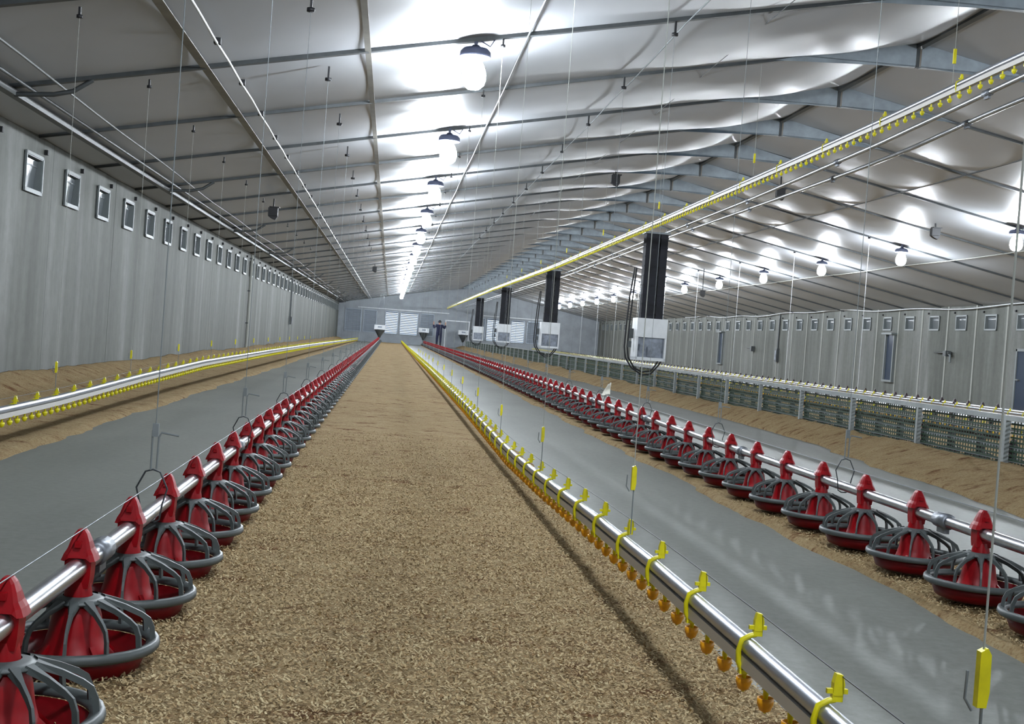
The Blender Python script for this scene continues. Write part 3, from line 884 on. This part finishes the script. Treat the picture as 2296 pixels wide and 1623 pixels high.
# ------------------------------------------------------------------ heaters
def tube_loop(pts, r): return MB().tube(pts, r, 8)
def heater():
    t = thing('box_heater', '', 'heater')
    m = MB()
    W, D, H = 0.50, 0.42, 0.68
    # white casing as a shell around the lower opening
    m.box((0, 0, H - 0.155), (W, D, 0.31)); m.box((-W / 2 + 0.015, 0, 0.19), (0.03, D, 0.37)); m.box((W / 2 - 0.015, 0, 0.19), (0.03, D, 0.37))
    m.box((0, 0, 0.02), (W, D, 0.05)); m.box((0, D / 2 - 0.02, 0.2), (W, 0.04, 0.36))
    casing = obj('casing', m.mesh('casing', 'white'), t)
    m = MB(); m.box((0, -0.12, 0.205), (W - 0.06, 0.02, 0.33)); m.box((0.02, -0.15, 0.14), (0.13, 0.05, 0.16)); m.box((-0.14, -0.14, 0.2), (0.08, 0.04, 0.1))
    obj('burner', m.mesh('burner', 'box_window'), casing)
    m = MB()
    for xa, xb in ((-0.185, 0.035), (0.06, 0.175)):
        m.box(((xa + xb) / 2, 0, H + 0.69), (xb - xa, 0.22, 1.38))
        for k in range(9):
            m.box(((xa + xb) / 2, 0, H + 0.08 + k * 0.155), (xb - xa + 0.012, 0.232, 0.018))
    obj('air_duct', m.mesh('air_duct', 'black_fabric'), t)
    m = MB()
    for dx in (0.0, 0.05):
        m.tube([(-0.30 - dx * 0.6, -0.05, 1.5), (-0.33 - dx, -0.05, 1.0), (-0.35 - dx, -0.05, 0.6), (-0.36 - dx, -0.05, 0.2), (-0.33 - dx, -0.05, 0.02), (-0.22 - dx, -0.05, -0.14), (-0.08, -0.05, -0.20 - dx),
                (0.06, -0.05, -0.17 - dx), (0.14 + dx, -0.05, -0.06), (0.17 + dx, -0.05, 0.01)], 0.014, 8)
    obj('hose', m.mesh('hose', 'black'), t)
    m = MB(); m.box((-0.31, 0, 0.42), (0.07, 0.12, 0.16)); m.box((-0.33, -0.02, 0.24), (0.06, 0.1, 0.1))
    obj('valve', m.mesh('valve', 'frame'), t)
    m = MB()
    for sx in (-0.2, 0.2):
        m.bar((sx, 0, H), (sx * 0.8, 0, 2.15), 0.01, 0.01, 0, (0, 1, 0))
    m.box((0, 0, H + 1.40), (0.42, 0.24, 0.03))
    obj('hanging_frame', m.mesh('hanging_frame', 'wire'), t)
    return t
hp = heater()
HX = 4.22
for i, (y, z) in enumerate(((20.2, 0.70), (33.2, 0.72), (46.8, 0.74), (60.6, 0.70))):
    lab = ('nearest white box heater with black fabric duct hanging over the fence', 'second white box heater from camera with black duct above fence', 'third white box heater from camera with black duct above fence',
           'farthest small white box heater with black duct near end wall')[i]
    if i == 0:
        hp.location = (HX, y, z); hp['label'] = lab; hp['group'] = 'hanging box heaters'
    else:
        dup(hp, (HX, y, z), lab, 'hanging box heaters')

# feed hoppers at the far ends of the feeder lines
for x, y, z, lab in ((XFL, 79.2, 0.36, 'white feed hopper with dark funnel at the end of the left feeder line'), (XFR, 84.6, 0.38, 'white feed hopper with dark funnel at the end of right feeder line'),
                     (4.9, 84.6, 0.42, 'white feed hopper with dark funnel just right of the person')):
    t = thing('feed_hopper', lab, 'hopper', (x, y, z))
    m = MB(); m.box((0, -0.26, 0.66), (0.7, 0.02, 0.30)); m.box((0, 0.26, 0.66), (0.7, 0.02, 0.30)); m.box((-0.35, 0, 0.66), (0.02, 0.54, 0.30)); m.box((0.35, 0, 0.66), (0.02, 0.54, 0.30)); m.box((0, 0, 0.52), (0.7, 0.5, 0.02))
    obj('bin', m.mesh('bin', 'white'), t)
    obj('funnel', MB().lathe([(0.34, 0.52), (0.30, 0.44), (0.10, 0.10), (0.06, 0.0), (0.0, 0.0)], 16).mesh('funnel', 'frame'), t)
    m = MB().box((0, -0.275, 0.68), (0.26, 0.012, 0.10))
    obj('hatch', m.mesh('hatch', 'box_window'), t)
    m = MB()
    for sx in (-0.3, 0.3): m.tube([(sx, 0, 0.8), (sx * 0.3, 0, frame_z(x) - z)], 0.008, 5)
    m.tube([(0, 0, 0.02), (0, 0, -z + 0.02)], 0.03, 8)
    obj('hanger', m.mesh('hanger', 'wire'), t)

# ------------------------------------------------------------------ air inlets in the side walls
def inlet_proto(sgn):
    t = thing('air_inlet', '', 'vent')
    m = MB()
    hw, hh, b = 0.285, 0.18, 0.026
    x = sgn * 0.02
    for yy in (-hw + b / 2, hw - b / 2): m.box((x, yy, 0), (0.09, b, 2 * hh))
    for zz in (-hh + b / 2, hh - b / 2): m.box((x, 0, zz), (0.09, 2 * hw, b))
    for yy in (-hw, hw): m.box((-sgn * 0.02, yy, 0), (0.02, 0.03, 2 * hh + 0.03))
    for zz in (-hh, hh): m.box((-sgn * 0.02, 0, zz), (0.02, 2 * hw + 0.03, 0.03))
    obj('inlet_frame', m.mesh('inlet_frame', 'inlet'), t)
    ang = sgn * 0.10
    R = ((math.cos(ang), 0, -math.sin(ang)), (0, 1, 0), (math.sin(ang), 0, math.cos(ang)))
    m = MB().box((sgn * 0.045, 0, -0.01), (0.012, 2 * hw - 2 * b, 2 * hh - 2 * b), 0, R)
    m.box((sgn * 0.03, 0, 0.085), (0.02, 2 * hw - 2 * b - 0.02, 0.014))
    obj('flap', m.mesh('flap', 'flap'), t)
    m = MB().box((-sgn * 0.015, 0.40, 0.26), (0.04, 0.04, 0.05))
    obj('pull_hook', m.mesh('pull_hook', 'black'), t)
    return t
for side, sgn, xw, panels, zin, MOD in (('left', -1, XL, panels_l, 2.156, MOD_L), ('right', 1, XR, panels_r, 2.12, MOD_R)):
    pr0 = inlet_proto(sgn); used = False
    ys = sorted(p + MOD * q for p in panels for q in (0.5, 1.5))
    vis0 = 11.2 if side == 'left' else 27.1
    n = 0
    for y in ys:
        if y < vis0 - 0.5 or y > Y1 - 1: continue
        if side == 'left':
            lab = f'square wall air inlet, {ORD[n]} from the near end of the left wall' if n < 24 else 'tiny wall air inlet toward the far end of the left wall'
        else:
            lab = f'small wall air inlet, {ORD[n]} from the near end of the right wall' if n < 24 else 'tiny wall air inlet toward the far end of the right wall'
        n += 1
        g = f'air inlets of the {side} wall'
        if not used:
            pr0.location = (xw, y, zin); pr0['label'] = lab; pr0['group'] = g; used = True
        else:
            dup(pr0, (xw, y, zin), lab, g)

# right wall: tall windows, a door, fittings
for i, (y, z0, z1, w, lab) in enumerate(((34.6, 0.48, 1.80, 0.60, 'tall narrow dark wall window with bright top, beyond the fence'), (53.0, 0.49, 1.83, 0.64, 'tall narrow dark wall window beside the nearest heater'))):
    t = obj(f'window_{i + 1}', None, None, (XR, y, 0), kind='structure')
    m = MB()
    for yy in (-w / 2, w / 2): m.box((-0.03, yy, (z0 + z1) / 2), (0.08, 0.06, z1 - z0))
    m.box((-0.03, 0, z0), (0.10, w + 0.1, 0.06)); m.box((-0.08, 0, z1 + 0.03), (0.18, w + 0.14, 0.05))
    obj('window_frame', m.mesh('window_frame', 'inlet'), t)
    obj('pane', MB().box((-0.012, 0, (z0 + z1) / 2), (0.012, w - 0.04, z1 - z0)).mesh('pane', 'glass'), t)
d = obj('door_1', None, None, (XR, 26.75, 0), kind='structure')
lf = obj('door_leaf', MB().box((-0.02, 0, 0.75), (0.05, 0.95, 1.4)).mesh('door_leaf', 'glass'), d)
m = MB(); m.box((-0.03, -0.5, 0.75), (0.08, 0.06, 1.5)); m.box((-0.03, 0.5, 0.75), (0.08, 0.06, 1.5)); m.box((-0.03, 0, 1.48), (0.08, 1.06, 0.06))
obj('door_frame', m.mesh('door_frame', 'inlet'), d)
obj('door_handle', MB().box((-0.07, 0.36, 0.8), (0.05, 0.12, 0.03)).mesh('door_handle', 'rail'), lf)
t = thing('valve_unit', 'small grey valve unit with bent pipes on the right wall', 'valve', (XR - 0.08, 30.8, 1.33))
obj('body', MB().box((0, 0, 0), (0.14, 0.16, 0.14)).box((0, -0.12, 0.02), (0.08, 0.1, 0.06)).mesh('body', 'frame'), t)
obj('side_pipe', MB().tube([(0, 0.05, 0.02), (0, 0.75, 0.02)], 0.02, 8).mesh('side_pipe', 'frame'), t)
obj('elbow', MB().tube([(0, -0.1, 0.0), (0, -0.2, -0.04), (0, -0.22, -0.22)], 0.03, 8).mesh('elbow', 'inlet'), t)
t = thing('valve_unit', 'tiny grey valve unit on the right wall between the two tall windows', 'valve', (XR - 0.08, 48.1, 1.2))
obj('body', MB().box((0, 0, 0), (0.14, 0.2, 0.2)).mesh('body', 'frame'), t)
obj('side_pipe', MB().tube([(0, 0.1, 0.02), (0, 0.7, 0.02)], 0.02, 8).mesh('side_pipe', 'frame'), t)
def control(x, y, zb, zt, zp, lab, sgn):
    t = thing('control_box', lab, 'box', (x, y, 0))
    bx_ = obj('box', MB().box((sgn * 0.05, 0, (zb + zt) / 2), (0.1, 0.24, zt - zb)).mesh('box', 'frame'), t)
    obj('conduit', MB().tube([(sgn * 0.03, 0, zt), (sgn * 0.03, 0, zp)], 0.03, 8).mesh('conduit', 'frame'), t)
    obj('lid', MB().box((sgn * 0.105, 0, (zb + zt) / 2), (0.01, 0.18, (zt - zb) * 0.7)).mesh('lid', 'box_window'), bx_)
control(XL, 44.8, 0.83, 1.10, 2.45, 'dark control box on a conduit, far along the left wall', 1)
control(XR, 45.0, 0.76, 1.25, 2.5, 'dark control box under a conduit on the right wall', -1)
t = thing('downpipe', 'pale vertical pipe standing against the left wall halfway along', 'pipe', (XL + 0.05, 31.6, 0))
obj('pipe', MB().tube([(0, 0, 0.05), (0, 0, 2.5)], 0.035, 10).mesh('pipe', 'strip'), t)
m = MB()
for z in (0.8, 1.6, 2.4): m.box((-0.02, 0, z), (0.07, 0.1, 0.03))
obj('bracket', m.mesh('bracket', 'frame'), t)

# ------------------------------------------------------------------ fence
t = thing('wire_fence', 'low steel post fence with green wire mesh beside the litter ridge', 'fence', (XF, 0, 0))
FY0, SP = 7.88, 1.668
NB = 46
RZ = 0.545
post_m = MB().box((0, 0, 0.27), (0.042, 0.042, 0.54)).box((0, 0, 0.01), (0.08, 0.08, 0.02)).mesh('post', 'fence_steel')
for i in range(NB):
    obj('post', post_m, t, (0, FY0 + SP * i, 0))
rail_m = MB().box((0, SP / 2, RZ), (0.045, SP, 0.042)).mesh('rail', 'fence_steel')
m = MB()
for z in np.arange(0.03, 0.53, 0.036):
    m.box((0, SP / 2, z), (0.006, SP - 0.04, 0.015))
for y in np.arange(0.05, SP - 0.02, 0.050):
    m.box((0, y, 0.27), (0.006, 0.009, 0.50))
net_m = m.mesh('mesh_panel', 'fence_net')
strand_m = MB().box((0, SP / 2, 0), (0.005, SP, 0.005)).mesh('strand', 'wire')
for i in range(NB - 1):
    obj('rail', rail_m, t, (0, FY0 + SP * i, 0))
    obj('mesh_panel', net_m, t, (0.03, FY0 + SP * i, 0))
    for z in (0.20, 0.31, 0.42):
        obj('strand', strand_m, t, (0.022, FY0 + SP * i, z))

# ------------------------------------------------------------------ scrap of paper on the right feed line
t = obj('paper_scrap', None, None, (2.23, 12.6, 0.385), label='small white paper scrap sticking up from the right feeder line', category='paper')
X, Y = np.meshgrid(np.linspace(-0.04, 0.04, 6), np.linspace(0, 0.12, 8))
Z = Y + 0.01 * np.sin(X * 60)
mbp = MB().grid(X * (1.1 - Y * 6) + Y * 0.25, 0.015 * np.sin(Y * 40) + 0 * X, Z)
mbp.grid(X * (1.1 - Y * 6) + Y * 0.25, 0.015 * np.sin(Y * 40) + 0 * X + 0.002, Z)
obj('sheet', mbp.mesh('sheet', 'paper'), t)
obj('tie', MB().tube([(0, 0, 0.01), (0, 0, -0.03)], 0.003, 5).mesh('tie', 'cord'), t)

# ------------------------------------------------------------------ person at the far end
def skin_obj(name, verts, edges, radii, mat, parent, sub=2, root=0):
    me = bpy.data.meshes.new(name)
    me.from_pydata(verts, edges, [])
    me.materials.append(MAT[mat])
    o = obj(name, me, parent)
    md = o.modifiers.new('skin', 'SKIN'); md.use_smooth_shade = True
    sv = me.skin_vertices[0].data if me.skin_vertices else None
    if sv is None:
        # adding the modifier through the API does not make the layer: build it
        import bmesh
        bm = bmesh.new(); bm.from_mesh(me); bm.verts.layers.skin.verify(); bm.to_mesh(me); bm.free()
        sv = me.skin_vertices[0].data
    for i, r in enumerate(radii):
        sv[i].radius = (r, r) if np.isscalar(r) else r
        sv[i].use_root = (i == root)
    md2 = o.modifiers.new('sub', 'SUBSURF'); md2.levels = sub; md2.render_levels = sub
    return o
def person():
    t = thing('person', 'person in dark navy overalls with both forearms raised at the far end', 'person', (3.13, 81.2, 0), 0.0)
    V, E, R = [], [], []
    def add(p, r, par=None):
        V.append(p); R.append(r)
        if par is not None: E.append((par, len(V) - 1))
        return len(V) - 1
    pel = add((0, 0, 0.98), (0.15, 0.11)); w = add((0, 0, 1.12), (0.135, 0.10), pel); ch = add((0, 0, 1.32), (0.165, 0.115), w); nk = add((0, 0, 1.48), 0.06, ch)
    n2 = add((0, 0.0, 1.535), 0.055, nk); hd = add((0, -0.01, 1.62), (0.078, 0.092), n2); h2 = add((0, -0.005, 1.70), (0.07, 0.085), hd)
    ns = add((0, 0.10, 1.615), 0.018, hd)
    for s in (-1, 1):
        ear = add((s * 0.085, 0, 1.62), 0.02, hd)
        sh = add((s * 0.185, 0, 1.42), 0.062, ch); el = add((s * 0.36, 0.03, 1.24), 0.045, sh); wr = add((s * 0.385, 0.10, 1.49), 0.03, el)
        pm = add((s * 0.385, 0.11, 1.55), (0.038, 0.022), wr)
        for k, (dx, L) in enumerate(((-0.030, 0.075), (-0.011, 0.09), (0.009, 0.083), (0.028, 0.065))):
            a = add((s * (0.385 + dx), 0.112, 1.60), 0.0095, pm)
            b = add((s * (0.385 + dx * 1.1), 0.122, 1.60 + L * 0.55), 0.0085, a); add((s * (0.385 + dx * 1.1), 0.138, 1.60 + L * 0.9), 0.0075, b)
        th = add((s * 0.345, 0.115, 1.55), 0.011, pm); add((s * 0.322, 0.125, 1.585), 0.009, th)
        hp_ = add((s * 0.095, 0, 0.90), 0.098, pel); kn = add((s * 0.11, 0.01, 0.50), 0.06, hp_); an = add((s * 0.115, 0, 0.09), 0.042, kn)
        add((s * 0.125, 0.14, 0.04), 0.038, an)
    skin_obj('body', V, E, R, 'skin', t)
    # overalls
    V, E, R = [], [], []
    pel = add((0, 0, 0.98), (0.195, 0.145)); w = add((0, 0, 1.12), (0.185, 0.14), pel); ch = add((0, 0, 1.32), (0.205, 0.145), w); add((0, 0, 1.475), (0.09, 0.08), ch)
    for s in (-1, 1):
        sh = add((s * 0.195, 0, 1.42), 0.092, ch); el = add((s * 0.36, 0.03, 1.24), 0.078, sh); add((s * 0.384, 0.09, 1.47), 0.056, el)
        hp_ = add((s * 0.098, 0, 0.88), 0.115, pel); kn = add((s * 0.112, 0.01, 0.50), 0.082, hp_); add((s * 0.116, 0, 0.16), 0.07, kn)
    skin_obj('overalls', V, E, R, 'navy', t)
    m = MB()
    for s in (-1, 1):
        m.lathe([(0.0, 0.30), (0.072, 0.30), (0.068, 0.15), (0.062, 0.06), (0.062, 0.0), (0, 0.0)], 12, (s * 0.116, 0, 0))
        m.lathe([(0.0, 0.09), (0.035, 0.085), (0.055, 0.05), (0.058, 0.0), (0, 0)], 12, (s * 0.125, 0.11, 0))
        m.box((s * 0.12, 0.06, 0.035), (0.11, 0.14, 0.07))
    obj('boots', m.mesh('boots', 'boot'), t)
    m = MB()
    P = []
    for i in range(7):
        a = i / 6 * PI * 0.62
        P.append((0.115 * math.sin(a), 0.125 * math.cos(a)))
    m.lathe(P[::-1], 16, (0, -0.022, 1.65))
    obj('hair', m.mesh('hair', 'hair'), t)
    m = MB()
    for s in (-1, 1):
        m.lathe([(0, -0.012), (0.012, 0), (0, 0.012)], 8, (s * 0.034, 0.088, 1.64))
    m.box((0, 0.094, 1.575), (0.05, 0.012, 0.012))
    obj('face_features', m.mesh('face_features', 'hair'), t)
person()
